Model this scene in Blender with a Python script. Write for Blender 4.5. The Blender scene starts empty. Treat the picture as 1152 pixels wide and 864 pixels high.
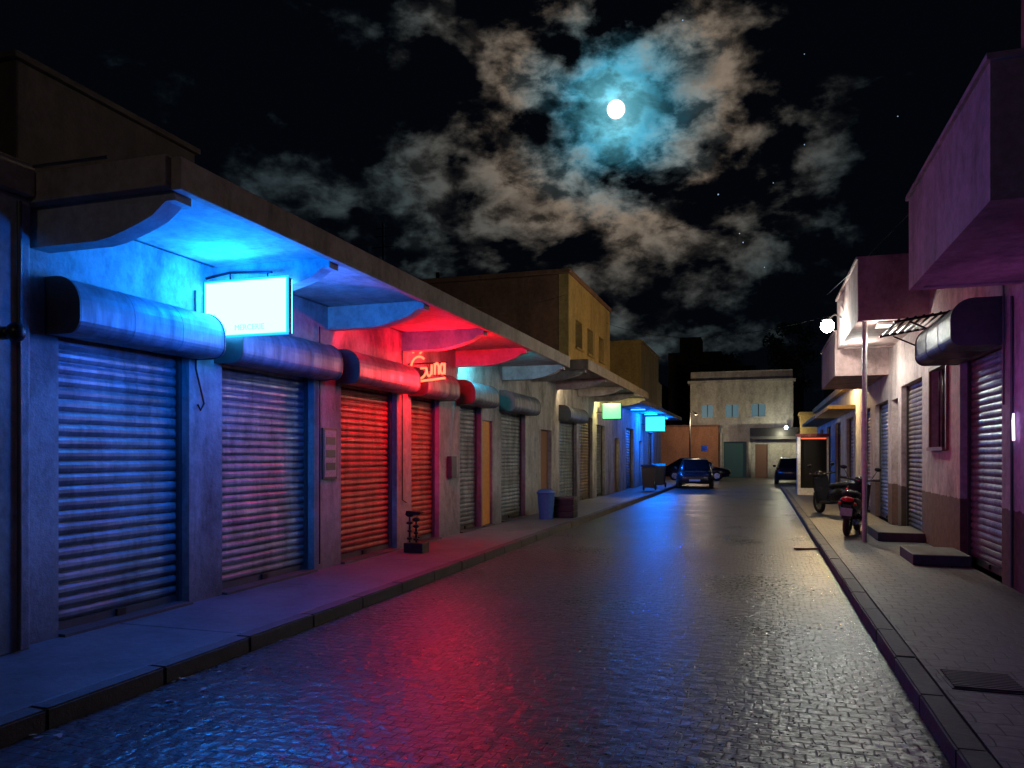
import bpy, bmesh, math, random
from mathutils import Vector, Matrix
random.seed(7)
scene = bpy.context.scene
R = math.radians

# ------------------------------------------------------------------ materials
def newmat(name):
    m = bpy.data.materials.new(name); m.use_nodes = True
    nt = m.node_tree
    b = nt.nodes['Principled BSDF']
    return m, nt, b

def N(nt, t, **kw):
    n = nt.nodes.new(t)
    for k, v in kw.items():
        setattr(n, k, v)
    return n

def ramp(nt, fac, stops):
    r = N(nt, 'ShaderNodeValToRGB')
    els = r.color_ramp.elements
    while len(els) < len(stops): els.new(0.5)
    for e, (p, c) in zip(els, stops):
        e.position = p; e.color = (c[0], c[1], c[2], 1) if len(c) == 3 else c
    if fac is not None: nt.links.new(fac, r.inputs[0])
    return r

def noise(nt, vec, scale, detail=4, rough=0.6, dist=0.0):
    n = N(nt, 'ShaderNodeTexNoise')
    n.inputs['Scale'].default_value = scale
    n.inputs['Detail'].default_value = detail
    n.inputs['Roughness'].default_value = rough
    n.inputs['Distortion'].default_value = dist
    if vec is not None: nt.links.new(vec, n.inputs['Vector'])
    return n

def mathn(nt, op, a, b=None, c=None, clamp=False):
    n = N(nt, 'ShaderNodeMath', operation=op); n.use_clamp = clamp
    for i, v in enumerate((a, b, c)):
        if v is None: continue
        if isinstance(v, (int, float)): n.inputs[i].default_value = v
        else: nt.links.new(v, n.inputs[i])
    return n.outputs[0]

def mixc(nt, fac, a, b, mode='MIX'):
    n = N(nt, 'ShaderNodeMix', data_type='RGBA', blend_type=mode)
    if isinstance(fac, (int, float)): n.inputs[0].default_value = fac
    else: nt.links.new(fac, n.inputs[0])
    for i, v in ((6, a), (7, b)):
        if isinstance(v, tuple): n.inputs[i].default_value = (v[0], v[1], v[2], 1)
        else: nt.links.new(v, n.inputs[i])
    return n.outputs[2]

def geo_pos(nt):
    return N(nt, 'ShaderNodeNewGeometry').outputs['Position']

def stucco(name, base, stain=0.45, rough=0.85, bump=0.25, dado=None, dado_z=1.05):
    m, nt, b = newmat(name)
    pos = geo_pos(nt)
    mp = N(nt, 'ShaderNodeMapping'); mp.inputs['Scale'].default_value = (1, 1, 0.35)
    nt.links.new(pos, mp.inputs[0])
    n1 = noise(nt, mp.outputs[0], 1.6, 5, 0.68, 0.3)
    n2 = noise(nt, pos, 9, 5, 0.72)
    dark = tuple(c*stain for c in base)
    r1 = ramp(nt, n1.outputs[0], [(0.34, dark), (0.56, base)])
    r2 = ramp(nt, n2.outputs[0], [(0.3, (0.55, 0.53, 0.51)), (0.6, (1, 1, 1))])
    col = mixc(nt, 0.8, r1.outputs[0], r2.outputs[0], 'MULTIPLY')
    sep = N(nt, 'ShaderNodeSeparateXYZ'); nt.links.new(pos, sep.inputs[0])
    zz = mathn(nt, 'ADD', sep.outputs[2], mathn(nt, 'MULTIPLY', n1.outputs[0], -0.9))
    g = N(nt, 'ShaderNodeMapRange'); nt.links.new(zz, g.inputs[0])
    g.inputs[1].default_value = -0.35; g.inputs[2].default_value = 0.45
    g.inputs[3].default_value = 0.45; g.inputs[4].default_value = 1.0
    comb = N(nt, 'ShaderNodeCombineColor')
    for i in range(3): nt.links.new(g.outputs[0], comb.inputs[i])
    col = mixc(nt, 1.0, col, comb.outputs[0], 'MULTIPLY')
    if dado:
        f = mathn(nt, 'LESS_THAN', mathn(nt, 'ADD', sep.outputs[2], mathn(nt, 'MULTIPLY', n2.outputs[0], 0.10)), dado_z+0.05)
        dcol = ramp(nt, n2.outputs[0], [(0.3, tuple(c*0.5 for c in dado)), (0.65, dado)])
        col = mixc(nt, f, col, dcol.outputs[0])
    nt.links.new(col, b.inputs['Base Color'])
    b.inputs['Roughness'].default_value = rough
    bp = N(nt, 'ShaderNodeBump'); bp.inputs['Strength'].default_value = bump; bp.inputs['Distance'].default_value = 0.03
    n3 = noise(nt, pos, 28, 4, 0.7)
    h = mathn(nt, 'ADD', n3.outputs[0], mathn(nt, 'MULTIPLY', n2.outputs[0], 1.2))
    nt.links.new(h, bp.inputs['Height']); nt.links.new(bp.outputs[0], b.inputs['Normal'])
    return m

def simple(name, col, rough=0.5, metal=0.0, var=0.35, scale=14, spec=0.5):
    m, nt, b = newmat(name)
    pos = geo_pos(nt)
    n = noise(nt, pos, scale, 4, 0.65)
    r = ramp(nt, n.outputs[0], [(0.3, tuple(c*(1-var) for c in col)), (0.65, col)])
    nt.links.new(r.outputs[0], b.inputs['Base Color'])
    rr = N(nt, 'ShaderNodeMapRange'); nt.links.new(n.outputs[0], rr.inputs[0])
    rr.inputs[1].default_value = 0.3; rr.inputs[2].default_value = 0.7
    rr.inputs[3].default_value = max(0.05, rough-0.12); rr.inputs[4].default_value = min(1, rough+0.12)
    nt.links.new(rr.outputs[0], b.inputs['Roughness'])
    b.inputs['Metallic'].default_value = metal
    b.inputs['Specular IOR Level'].default_value = spec
    return m

def emit(name, col, s):
    m, nt, b = newmat(name)
    b.inputs['Base Color'].default_value = (0.02, 0.02, 0.02, 1)
    b.inputs['Emission Color'].default_value = (*col, 1)
    b.inputs['Emission Strength'].default_value = s
    return m

def shutter_mat(name, col, metal=0.3, rough=0.42):
    m, nt, b = newmat(name)
    pos = geo_pos(nt)
    mp = N(nt, 'ShaderNodeMapping'); mp.inputs['Scale'].default_value = (1, 1.0, 0.18)
    nt.links.new(pos, mp.inputs[0])
    n1 = noise(nt, mp.outputs[0], 7, 5, 0.7, 0.2)
    n2 = noise(nt, pos, 2.2, 4, 0.6)
    r1 = ramp(nt, n1.outputs[0], [(0.32, tuple(c*0.45 for c in col)), (0.62, col)])
    r2 = ramp(nt, n2.outputs[0], [(0.3, (0.5, 0.47, 0.45)), (0.6, (1, 1, 1))])
    c = mixc(nt, 0.85, r1.outputs[0], r2.outputs[0], 'MULTIPLY')
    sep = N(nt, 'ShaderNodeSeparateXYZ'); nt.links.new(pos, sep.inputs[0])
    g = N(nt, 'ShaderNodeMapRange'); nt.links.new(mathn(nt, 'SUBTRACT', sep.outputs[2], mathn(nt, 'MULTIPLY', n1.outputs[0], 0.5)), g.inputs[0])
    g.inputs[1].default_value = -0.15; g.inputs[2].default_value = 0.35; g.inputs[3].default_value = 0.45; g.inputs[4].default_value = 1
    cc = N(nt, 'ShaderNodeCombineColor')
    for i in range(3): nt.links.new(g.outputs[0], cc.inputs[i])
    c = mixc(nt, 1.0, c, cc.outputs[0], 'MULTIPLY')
    nt.links.new(c, b.inputs['Base Color'])
    rr = N(nt, 'ShaderNodeMapRange'); nt.links.new(n1.outputs[0], rr.inputs[0])
    rr.inputs[1].default_value = 0.3; rr.inputs[2].default_value = 0.7; rr.inputs[3].default_value = rough+0.2; rr.inputs[4].default_value = rough-0.08
    nt.links.new(rr.outputs[0], b.inputs['Roughness'])
    b.inputs['Metallic'].default_value = metal
    bp = N(nt, 'ShaderNodeBump'); bp.inputs['Strength'].default_value = 0.2; bp.inputs['Distance'].default_value = 0.03
    nt.links.new(n2.outputs[0], bp.inputs['Height']); nt.links.new(bp.outputs[0], b.inputs['Normal'])
    return m

def paving(name, bw, bh, c1, c2, mortar, rlo, rhi, bump=0.6, msize=0.012, spec=0.5):
    m, nt, b = newmat(name)
    pos = geo_pos(nt)
    wob = noise(nt, pos, 1.6, 3, 0.6)
    v = N(nt, 'ShaderNodeVectorMath', operation='MULTIPLY_ADD')
    nt.links.new(wob.outputs['Color'], v.inputs[0]); v.inputs[1].default_value = (0.12, 0.12, 0); nt.links.new(pos, v.inputs[2])
    br = N(nt, 'ShaderNodeTexBrick')
    nt.links.new(v.outputs[0], br.inputs['Vector'])
    br.inputs['Scale'].default_value = 1
    br.inputs['Brick Width'].default_value = bw; br.inputs['Row Height'].default_value = bh
    br.inputs['Mortar Size'].default_value = msize; br.inputs['Mortar Smooth'].default_value = 0.8
    br.inputs['Color1'].default_value = (*c1, 1); br.inputs['Color2'].default_value = (*c2, 1); br.inputs['Mortar'].default_value = (*mortar, 1)
    n1 = noise(nt, pos, 0.55, 5, 0.6, 0.2)
    n2 = noise(nt, pos, 24, 4, 0.7)
    r1 = ramp(nt, n1.outputs[0], [(0.3, (0.5, 0.5, 0.52)), (0.7, (1.1, 1.08, 1.05))])
    r2 = ramp(nt, n2.outputs[0], [(0.3, (0.45, 0.45, 0.45)), (0.7, (1.2, 1.2, 1.2))])
    c = mixc(nt, 1.0, br.outputs[0], r1.outputs[0], 'MULTIPLY')
    c = mixc(nt, 0.9, c, r2.outputs[0], 'MULTIPLY')
    nt.links.new(c, b.inputs['Base Color'])
    bwn = N(nt, 'ShaderNodeRGBToBW'); nt.links.new(br.outputs[0], bwn.inputs[0])
    rr = N(nt, 'ShaderNodeMapRange'); nt.links.new(mathn(nt, 'ADD', mathn(nt, 'MULTIPLY', n1.outputs[0], 0.35), mathn(nt, 'MULTIPLY', n2.outputs[0], 0.65)), rr.inputs[0])
    rr.inputs[1].default_value = 0.35; rr.inputs[2].default_value = 0.65; rr.inputs[3].default_value = rlo; rr.inputs[4].default_value = rhi
    rf = mathn(nt, 'ADD', rr.outputs[0], mathn(nt, 'MULTIPLY', br.outputs['Fac'], 0.2), clamp=True)
    nt.links.new(rf, b.inputs['Roughness'])
    b.inputs['Specular IOR Level'].default_value = spec
    h = mathn(nt, 'ADD', mathn(nt, 'MULTIPLY', br.outputs['Fac'], -1.2), mathn(nt, 'MULTIPLY', n2.outputs[0], 0.7))
    n4 = noise(nt, pos, 9, 2, 0.5)
    h = mathn(nt, 'ADD', h, mathn(nt, 'MULTIPLY', n4.outputs[0], 3.6))
    h = mathn(nt, 'ADD', h, mathn(nt, 'MULTIPLY', bwn.outputs[0], 14.0))
    bp = N(nt, 'ShaderNodeBump'); bp.inputs['Strength'].default_value = bump; bp.inputs['Distance'].default_value = 0.008
    nt.links.new(h, bp.inputs['Height']); nt.links.new(bp.outputs[0], b.inputs['Normal'])
    return m

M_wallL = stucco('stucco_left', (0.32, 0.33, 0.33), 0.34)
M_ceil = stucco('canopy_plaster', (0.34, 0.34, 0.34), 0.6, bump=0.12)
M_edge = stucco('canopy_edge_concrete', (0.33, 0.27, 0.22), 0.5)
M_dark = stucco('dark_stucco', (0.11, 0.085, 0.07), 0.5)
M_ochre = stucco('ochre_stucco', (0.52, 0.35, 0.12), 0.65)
M_brown_dim_ochre = stucco('brown_dim_ochre_stucco', (0.26, 0.13, 0.08), 0.6)  # brown for roof caps; also the ochre side wall with its dimness painted in
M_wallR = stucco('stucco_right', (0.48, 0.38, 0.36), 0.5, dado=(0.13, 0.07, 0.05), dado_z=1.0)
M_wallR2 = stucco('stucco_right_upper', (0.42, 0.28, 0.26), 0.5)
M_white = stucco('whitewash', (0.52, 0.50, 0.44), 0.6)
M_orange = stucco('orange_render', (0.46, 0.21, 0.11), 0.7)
M_road = paving('road_pavers', 0.118, 0.092, (0.066, 0.063, 0.063), (0.036, 0.035, 0.036), (0.018, 0.018, 0.018), 0.20, 0.46, 0.85, 0.006, 0.65)
M_walkR = paving('sidewalk_tiles', 0.2, 0.2, (0.10, 0.092, 0.088), (0.075, 0.07, 0.067), (0.03, 0.03, 0.03), 0.42, 0.7, 0.4, 0.006)
M_walkL = stucco('sidewalk_concrete', (0.24, 0.245, 0.25), 0.45, rough=0.48, bump=0.18)
M_kerb = stucco('kerb_stone', (0.12, 0.11, 0.10), 0.5, rough=0.65)
M_ground = simple('earth', (0.05, 0.045, 0.04), 0.9)
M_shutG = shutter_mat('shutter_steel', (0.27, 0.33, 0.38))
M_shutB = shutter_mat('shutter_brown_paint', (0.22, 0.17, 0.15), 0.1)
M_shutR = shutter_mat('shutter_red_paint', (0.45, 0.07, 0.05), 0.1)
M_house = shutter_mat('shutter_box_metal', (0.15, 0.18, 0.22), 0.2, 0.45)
M_black = simple('black_metal', (0.02, 0.02, 0.02), 0.4, 0.5)
M_matte = simple('matte_black_board', (0.012, 0.012, 0.013), 0.85, 0.0, spec=0.2)
M_iron = simple('painted_iron', (0.07, 0.07, 0.07), 0.5, 0.4)
M_rubber = simple('rubber', (0.015, 0.015, 0.015), 0.8)
M_pvc = simple('pvc_pipe', (0.7, 0.7, 0.68), 0.45)
M_paintW = simple('white_paint', (0.75, 0.74, 0.7), 0.5)
M_wood = simple('orange_door_paint', (0.60, 0.26, 0.05), 0.55)
M_doorbrown = simple('brown_door_paint', (0.2, 0.1, 0.06), 0.6)
M_green = simple('green_door_paint', (0.03, 0.10, 0.09), 0.5)
M_blueplastic = simple('blue_plastic', (0.03, 0.10, 0.30), 0.45)
M_darkblue = simple('dark_plastic', (0.03, 0.035, 0.05), 0.45)
M_carpaint = simple('dark_car_paint', (0.02, 0.022, 0.03), 0.2, 0.3, 0.1)
M_glass = simple('dark_glass', (0.01, 0.012, 0.015), 0.08, 0.0, 0.1, spec=0.8)
M_chrome = simple('chrome', (0.5, 0.5, 0.5), 0.2, 1.0, 0.1)
M_redpaint = simple('dark_red_paint', (0.16, 0.01, 0.015), 0.25, 0.1, 0.15)
M_blackpaint = simple('black_scooter_paint', (0.012, 0.011, 0.012), 0.2, 0.1, 0.15)
M_plate = simple('number_plate', (0.3, 0.3, 0.3), 0.5)
M_redlens = simple('red_lens', (0.6, 0.01, 0.015), 0.2)
M_paper = simple('notice_paper', (0.42, 0.38, 0.36), 0.7, 0, 0.5, 40)
M_leaf = simple('leaves', (0.05, 0.08, 0.04), 0.6)
M_bark = simple('bark', (0.08, 0.06, 0.04), 0.9)

E_sign = emit('sign_face_glow', (0.040, 0.40, 1.0), 22)
E_text = emit('sign_lettering', (0.40, 0.85, 1.0), 1.0)
E_signedge = emit('sign_acrylic_edge', (0.01, 0.35, 1.0), 2.2)
E_blue = emit('unseen_blue_tube', (0.01, 0.20, 1.0), 8)
E_blue2 = emit('unseen_violet_tube', (0.12, 0.10, 1.0), 3)
E_red = emit('unseen_red_tube', (1.0, 0.02, 0.04), 5)
E_cyan = emit('cyan_tube', (0.22, 0.85, 1.0), 6)
E_neon = emit('neon_red', (1.0, 0.085, 0.035), 5)
E_warm = emit('warm_tube', (1.0, 0.62, 0.22), 5)
E_gsign = emit('green_sign_glow', (0.16, 1.0, 0.42), 1.35)
E_csign = emit('cyan_sign_glow', (0.03, 0.45, 1.0), 3)
E_lamp = emit('lamp_white', (0.9, 1.0, 0.92), 60)
E_purple = emit('purple_neon', (0.60, 0.16, 1.0), 6)
E_moon = emit('moon_surface', (1.0, 0.95, 0.88), 2.2)
E_star = emit('star', (0.5, 0.7, 1.0), 0.6)
E_window = emit('lit_window', (0.25, 0.5, 0.6), 0.25)

# ------------------------------------------------------------------ geometry helpers
def link(o, parent=None):
    scene.collection.objects.link(o)
    if parent: o.parent = parent
    return o

def empty(name, loc=(0, 0, 0), rz=0):
    e = bpy.data.objects.new(name, None); e.empty_display_size = 0.3
    e.location = loc; e.rotation_euler = (0, 0, rz)
    return link(e)

def mesh_from_bm(name, bm, mat, parent=None, smooth=False):
    bmesh.ops.recalc_face_normals(bm, faces=bm.faces)
    me = bpy.data.meshes.new(name); bm.to_mesh(me); bm.free()
    me.materials.append(mat)
    if smooth:
        for p in me.polygons: p.use_smooth = True
    return link(bpy.data.objects.new(name, me), parent)

def bm_box(bm, x0, x1, y0, y1, z0, z1):
    vs = [bm.verts.new(p) for p in ((x0,y0,z0),(x1,y0,z0),(x1,y1,z0),(x0,y1,z0),(x0,y0,z1),(x1,y0,z1),(x1,y1,z1),(x0,y1,z1))]
    for f in ((0,3,2,1),(4,5,6,7),(0,1,5,4),(1,2,6,5),(2,3,7,6),(3,0,4,7)):
        bm.faces.new([vs[i] for i in f])

def box(name, x0, x1, y0, y1, z0, z1, mat, parent=None, bevel=0.0):
    bm = bmesh.new(); bm_box(bm, x0, x1, y0, y1, z0, z1)
    if bevel:
        bmesh.ops.bevel(bm, geom=bm.edges[:], offset=bevel, segments=2, affect='EDGES', profile=0.6)
    return mesh_from_bm(name, bm, mat, parent)

def prism(name, pts, axis, a0, a1, mat, parent=None, smooth=False):
    bm = bmesh.new()
    def mk(p, a):
        return {'y': (p[0], a, p[1]), 'x': (a, p[0], p[1]), 'z': (p[0], p[1], a)}[axis]
    A = [bm.verts.new(mk(p, a0)) for p in pts]; B = [bm.verts.new(mk(p, a1)) for p in pts]
    bm.faces.new(A); bm.faces.new(B[::-1])
    n = len(pts)
    for i in range(n):
        bm.faces.new((A[i], A[(i+1) % n], B[(i+1) % n], B[i]))
    return mesh_from_bm(name, bm, mat, parent, smooth)

def cyl(name, p0, p1, r0, mat, parent=None, r1=None, seg=12, smooth=True):
    p0 = Vector(p0); p1 = Vector(p1); d = p1-p0
    bm = bmesh.new()
    bmesh.ops.create_cone(bm, cap_ends=True, segments=seg, radius1=r0, radius2=r0 if r1 is None else r1, depth=d.length)
    rot = Vector((0, 0, 1)).rotation_difference(d.normalized()).to_matrix().to_4x4()
    bmesh.ops.transform(bm, matrix=Matrix.Translation((p0+p1)/2) @ rot, verts=bm.verts)
    o = mesh_from_bm(name, bm, mat, parent)
    if smooth:
        for p in o.data.polygons:
            if len(p.vertices) == 4: p.use_smooth = True
    return o

def ball(name, c, r, mat, parent=None, scale=(1, 1, 1), sub=2):
    bm = bmesh.new(); bmesh.ops.create_icosphere(bm, subdivisions=sub, radius=r)
    bmesh.ops.transform(bm, matrix=Matrix.Translation(c) @ Matrix.Diagonal((*scale, 1)), verts=bm.verts)
    return mesh_from_bm(name, bm, mat, parent, True)

def tube(name, pts, r, mat, parent=None, cyclic=False):
    cu = bpy.data.curves.new(name, 'CURVE'); cu.dimensions = '3D'; cu.bevel_depth = r; cu.bevel_resolution = 2; cu.use_fill_caps = True
    runs = pts if isinstance(pts[0][0], (list, tuple, Vector)) else [pts]
    for run in runs:
        s = cu.splines.new('POLY'); s.points.add(len(run)-1)
        for q, p in zip(s.points, run): q.co = (*p, 1)
        s.use_cyclic_u = cyclic
    cu.materials.append(mat)
    return link(bpy.data.objects.new(name, cu), parent)

def plight(name, loc, col, p, r, parent=None):
    l = bpy.data.lights.new(name, 'POINT'); l.energy = p; l.color = col; l.shadow_soft_size = r
    o = bpy.data.objects.new(name, l); o.location = loc; return link(o, parent)

def shutter(parent, xf, y0, y1, z0, z1, mat, side=1, pitch=0.085):
    bm = bmesh.new()
    prof = []
    z = z0+0.09; q = pitch/0.085
    while z < z1:
        for k, (dz, dx) in enumerate(((0, 0.0), (0.10, 0.014), (0.35, 0.025), (0.62, 0.025), (0.85, 0.014), (0.93, 0.0))):
            prof.append((xf+side*dx*q+random.uniform(-0.0012, 0.0012), z+dz*pitch))
        z += pitch
    ny = 6
    rows = []
    for (x, zz) in prof:
        if zz > z1: break
        rows.append([bm.verts.new((x+random.uniform(-0.0015, 0.0015), y0+(y1-y0)*i/ny, zz)) for i in range(ny+1)])
    for a, b in zip(rows, rows[1:]):
        for i in range(ny): bm.faces.new((a[i], a[i+1], b[i+1], b[i]))
    mesh_from_bm('slats', bm, mat, parent)
    xs = sorted((xf-side*0.01, xf+side*0.035))
    box('bottom_rail', xs[0], xs[1], y0, y1, z0+0.004, z0+0.092, M_iron, parent)
    for ya, yb in ((y0-0.003, y0+0.045), (y1-0.045, y1+0.003)):
        xs = sorted((xf+side*0.036, xf+side*0.07))
        box('guide_rail', xs[0], xs[1], ya, yb, z0, z1, M_iron, parent)
    ym = (y0+y1)/2
    xs = sorted((xf+side*0.036, xf+side*0.06))
    box('lock', xs[0], xs[1], ym-0.05, ym+0.05, z0+0.03, z0+0.09, M_black, parent)

def shutter_box(parent, xw, y0, y1, z0, z1, depth, mat, side=1):
    h = z1-z0; pts = [(xw, z0)]
    pts.append((xw+side*(depth-0.12), z0))
    for i in range(0, 7):
        a = -math.pi/2 + i*math.pi/12
        pts.append((xw+side*(depth-0.12+0.12*math.cos(a)), z0+0.12+0.12*math.sin(a)))
    rt = min(0.24, h-0.14)
    for i in range(0, 8):
        a = i*math.pi/14
        pts.append((xw+side*(depth-rt+rt*math.cos(a)), z1-rt+rt*math.sin(a)))
    pts.append((xw, z1))
    prism('shutter_housing', pts, 'y', y0+0.02, y1-0.02, mat, parent)
    cx = xw+side*depth*0.5; cz = (z0+z1)/2
    big = [(cx+(p[0]-cx)*1.03 if abs(p[0]-xw) > 1e-4 else xw, cz+(p[1]-cz)*1.04) for p in pts]
    prism('housing_end_cap', big, 'y', y0, y0+0.018, M_iron, parent)
    prism('housing_end_cap', big, 'y', y1-0.018, y1, M_iron, parent)
    for k in range(1, 3):
        yy = y0+(y1-y0)*k/3
        big2 = [(cx+(p[0]-cx)*1.012 if abs(p[0]-xw) > 1e-4 else xw, cz+(p[1]-cz)*1.012) for p in pts]
        prism('housing_seam', big2, 'y', yy-0.012, yy+0.012, mat, parent)

def wall_row(parent, xa, xb, y0, y1, z0, z1, openings, mat):
    ops = sorted(openings); y = y0
    for (a, b, c, d) in ops:
        if a > y: box('wall_pier', xa, xb, y, a, z0, z1, mat, parent)
        if d < z1: box('wall_lintel', xa, xb, a, b, d, z1, mat, parent)
        if c > z0+0.01: box('wall_sill', xa, xb, a, b, z0, c, mat, parent)
        y = b
    if y < y1: box('wall_pier', xa, xb, y, y1, z0, z1, mat, parent)

def bracket(parent, y, w, xwall, xtip, ztop, dwall, dtip, mat):
    n = 10; pts = [(xwall, ztop), (xtip, ztop), (xtip, ztop-dtip)]
    for i in range(n+1):
        t = i/n
        x = xtip+(xwall-xtip)*(0.06+0.94*t)
        z = ztop-dtip-(dwall-dtip)*min(1, (t*2.2))**0.6 if t < 0.45 else ztop-dwall
        pts.append((x, z))
    prism('canopy_beam', pts, 'y', y, y+w, mat, parent)

# ------------------------------------------------------------------ ground
bm = bmesh.new(); s = 900
vs = [bm.verts.new(p) for p in ((-s, -s, -0.03), (s, -s, -0.03), (s, s, -0.03), (-s, s, -0.03))]; bm.faces.new(vs)
mesh_from_bm('ground', bm, M_ground)
bm = bmesh.new()
vs = [bm.verts.new(p) for p in ((-4.0, -12, 0), (0.95, -12, 0), (0.95, 43, 0), (40, 43, 0), (40, 58.3, 0), (-40, 58.3, 0), (-40, 46, 0), (-4.0, 46, 0))]; bm.faces.new(vs)
mesh_from_bm('road', bm, M_road)

def kerb_row(parent, x0, x1, y0, y1, ztop):
    bm = bmesh.new(); y = y0
    while y < y1:
        L = 0.95; dz = random.uniform(-0.003, 0.003); dx = random.uniform(-0.004, 0.004)
        bm_box(bm, x0+dx, x1+dx, y+0.003, min(y+L, y1)-0.003, -0.05, ztop+dz)
        y += L
    bmesh.ops.bevel(bm, geom=bm.edges[:], offset=0.012, segments=2, affect='EDGES')
    mesh_from_bm('kerb', bm, M_kerb, parent)

sw = empty('left_sidewalk')
y = -6.0
while y < 46:
    L = 2.3
    box('concrete_slab', -5.9, -4.16, y+0.006, y+L-0.006, -0.05, 0.12+random.uniform(-0.003, 0.003), M_walkL, sw, 0.006)
    y += L
kerb_row(sw, -4.15, -4.0, -6, 46, 0.125)
sw2 = empty('right_sidewalk')
box('tile_bed', 1.11, 3.1, -6, 42, -0.05, 0.12, M_walkR, sw2)
kerb_row(sw2, 0.95, 1.10, -6, 42, 0.125)

g = empty('drain_grate')
box('grate_frame', 1.17, 1.62, 5.58, 6.05, 0.121, 0.126, M_black, g)
for i in range(11):
    yy = 5.61+i*0.04
    box('grate_bar', 1.19, 1.60, yy, yy+0.018, 0.1265, 0.136, M_iron, g)

# ------------------------------------------------------------------ LEFT BUILDING 1
b1 = empty('shop_building')
opsL = [(4.92, 6.45, 0.12, 2.9), (6.95, 8.75, 0.12, 2.9), (9.42, 11.15, 0.12, 2.9), (11.68, 12.85, 0.12, 2.9),
        (13.85, 15.05, 0.12, 2.9), (15.12, 15.75, 0.12, 2.35), (16.35, 18.2, 0.12, 2.9)]
wall_row(b1, -5.85, -5.5, 3.9, 18.6, 0.0, 3.6, opsL, M_wallL)
box('building_core', -11, -5.87, 1.5, 18.58, 0, 3.58, M_dark, b1)
box('near_wall', -5.85, -5.62, -2.0, 3.9, 0, 3.6, M_wallL, b1)
box('roof_slab', -11, -5.45, -2.0, 18.6, 3.62, 3.78, M_edge, b1)
box('canopy_slab', -5.45, -4.09, 4.66, 16.6, 3.60, 3.76, M_ceil, b1)
box('canopy_fascia', -4.087, -4.0, 4.60, 16.66, 3.55, 3.79, M_edge, b1, 0.012)
box('canopy_near_fascia', -5.62, -4.09, 4.55, 4.655, 3.57, 3.80, M_edge, b1, 0.012)
box('canopy_far_fascia', -5.45, -4.09, 16.603, 16.66, 3.57, 3.785, M_edge, b1)
box('roof_parapet', -10.8, -5.72, 4.72, 6.8, 3.79, 4.82, M_dark, b1, 0.02)
box('roof_parapet_cap', -10.85, -5.68, 4.68, 6.84, 4.823, 4.88, M_dark, b1, 0.01)
box('roof_kerb', -5.75, -5.5, 6.85, 18.55, 3.783, 3.92, M_edge, b1)
box('corner_pilaster', -5.5, -5.38, 4.1, 4.56, 0.12, 3.6, M_wallL, b1, 0.015)
box('pilaster_cap', -5.55, -5.3, 4.05, 4.54, 3.602, 3.85, M_edge, b1, 0.02)
for i, yb in enumerate((4.66, 6.80, 9.08, 11.32, 13.62, 16.42)):
    bracket(b1, yb, 0.17, -5.498, -4.10, 3.598, 0.30 if i else 0.34, 0.10, M_ceil)
mats = [M_shutG, M_shutG, M_shutR, M_shutR, M_shutG, None, M_shutG]
for (a, b, c, d), mt in zip(opsL, mats):
    if mt is None: continue
    shutter(b1, -5.66, a+0.0, b, 0.12, 2.9, mt, 1, 0.105 if a < 6 else 0.088)
    shutter_box(b1, -5.5, a-0.13, b+0.10, 2.60, 3.05, 0.36, M_house, 1)
for i in range(5):
    ya = 15.12+i*0.126
    box('door_board', -5.68, -5.56, ya+0.004, ya+0.122, 0.14, 2.35, M_wood, b1)
for (a, b, c, d) in opsL:
    box('threshold', -5.66, -5.44, a+0.01, b-0.01, 0.10, 0.145, M_kerb, b1)
tube('conduit', [(-5.36, 4.45, 3.55), (-5.36, 4.45, 0.14)], 0.018, M_iron, b1)
tube('wall_cable', [(-5.485, 6.52, 3.3), (-5.485, 6.53, 2.5), (-5.47, 6.60, 2.25), (-5.46, 6.62, 2.15), (-5.47, 6.58, 2.08), (-5.48, 6.55, 2.14)], 0.010, M_black, b1)
tube('roof_pipe', [(-4.6, 4.54, 3.83), (-5.35, 4.52, 3.83), (-5.42, 4.50, 3.7), (-5.42, 4.50, 2.9)], 0.014, M_iron, b1)
tube('wall_cable', [(-5.48, 8.85, 3.3), (-5.48, 8.85, 0.2)], 0.009, M_black, b1)
tube('wall_cable', [(-5.48, 11.3, 3.3), (-5.48, 11.3, 0.9), (-5.48, 11.45, 0.85)], 0.009, M_black, b1)
box('meter_box', -5.498, -5.40, 13.2, 13.45, 1.2, 1.6, M_iron, b1, 0.01)
for (yb, em, col, P) in ((6.80, E_blue2, (0.05, 0.09, 1.0), 26), (9.08, E_red, (1.0, 0.005, 0.010), 38),
                          (11.32, E_red, (1.0, 0.005, 0.010), 190), (13.62, E_cyan, (0.10, 0.80, 1.0), 95)):
    f = empty('unseen_canopy_fixture')  # unseen tubes added behind the beams to colour the bays
    box('unseen_fixture_body', -5.40, -4.92, yb+0.19, yb+0.24, 3.54, 3.575, M_paintW, f)
    cyl('unseen_tube', (-5.36, yb+0.215, 3.515), (-4.96, yb+0.215, 3.515), 0.018, em, f)
    plight('unseen_tube_light', (-5.05, yb+0.215, 3.46), col, P, 0.03, f)
wl = empty('wall_lantern')
cyl('lamp_base', (-5.38, 4.33, 2.53), (-5.30, 4.33, 2.53), 0.05, M_black, wl)
ball('lamp_glass', (-5.25, 4.33, 2.53), 0.07, M_black, wl, (1, 1, 1.1))
nb = empty('wall_notice')
box('notice_frame', -5.498, -5.475, 8.93, 9.28, 1.30, 1.98, M_iron, nb)
box('notice_sheet', -5.474, -5.468, 8.96, 9.25, 1.33, 1.95, M_paper, nb)
for i in range(3):
    box('notice_print', -5.467, -5.464, 8.99, 9.22, 1.42+i*0.17, 1.52+i*0.17, M_iron, nb)
an = empty('roof_antenna')
cyl('mast', (-6.7, 13, 3.6), (-6.7, 13, 5.95), 0.02, M_black, an)
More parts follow.
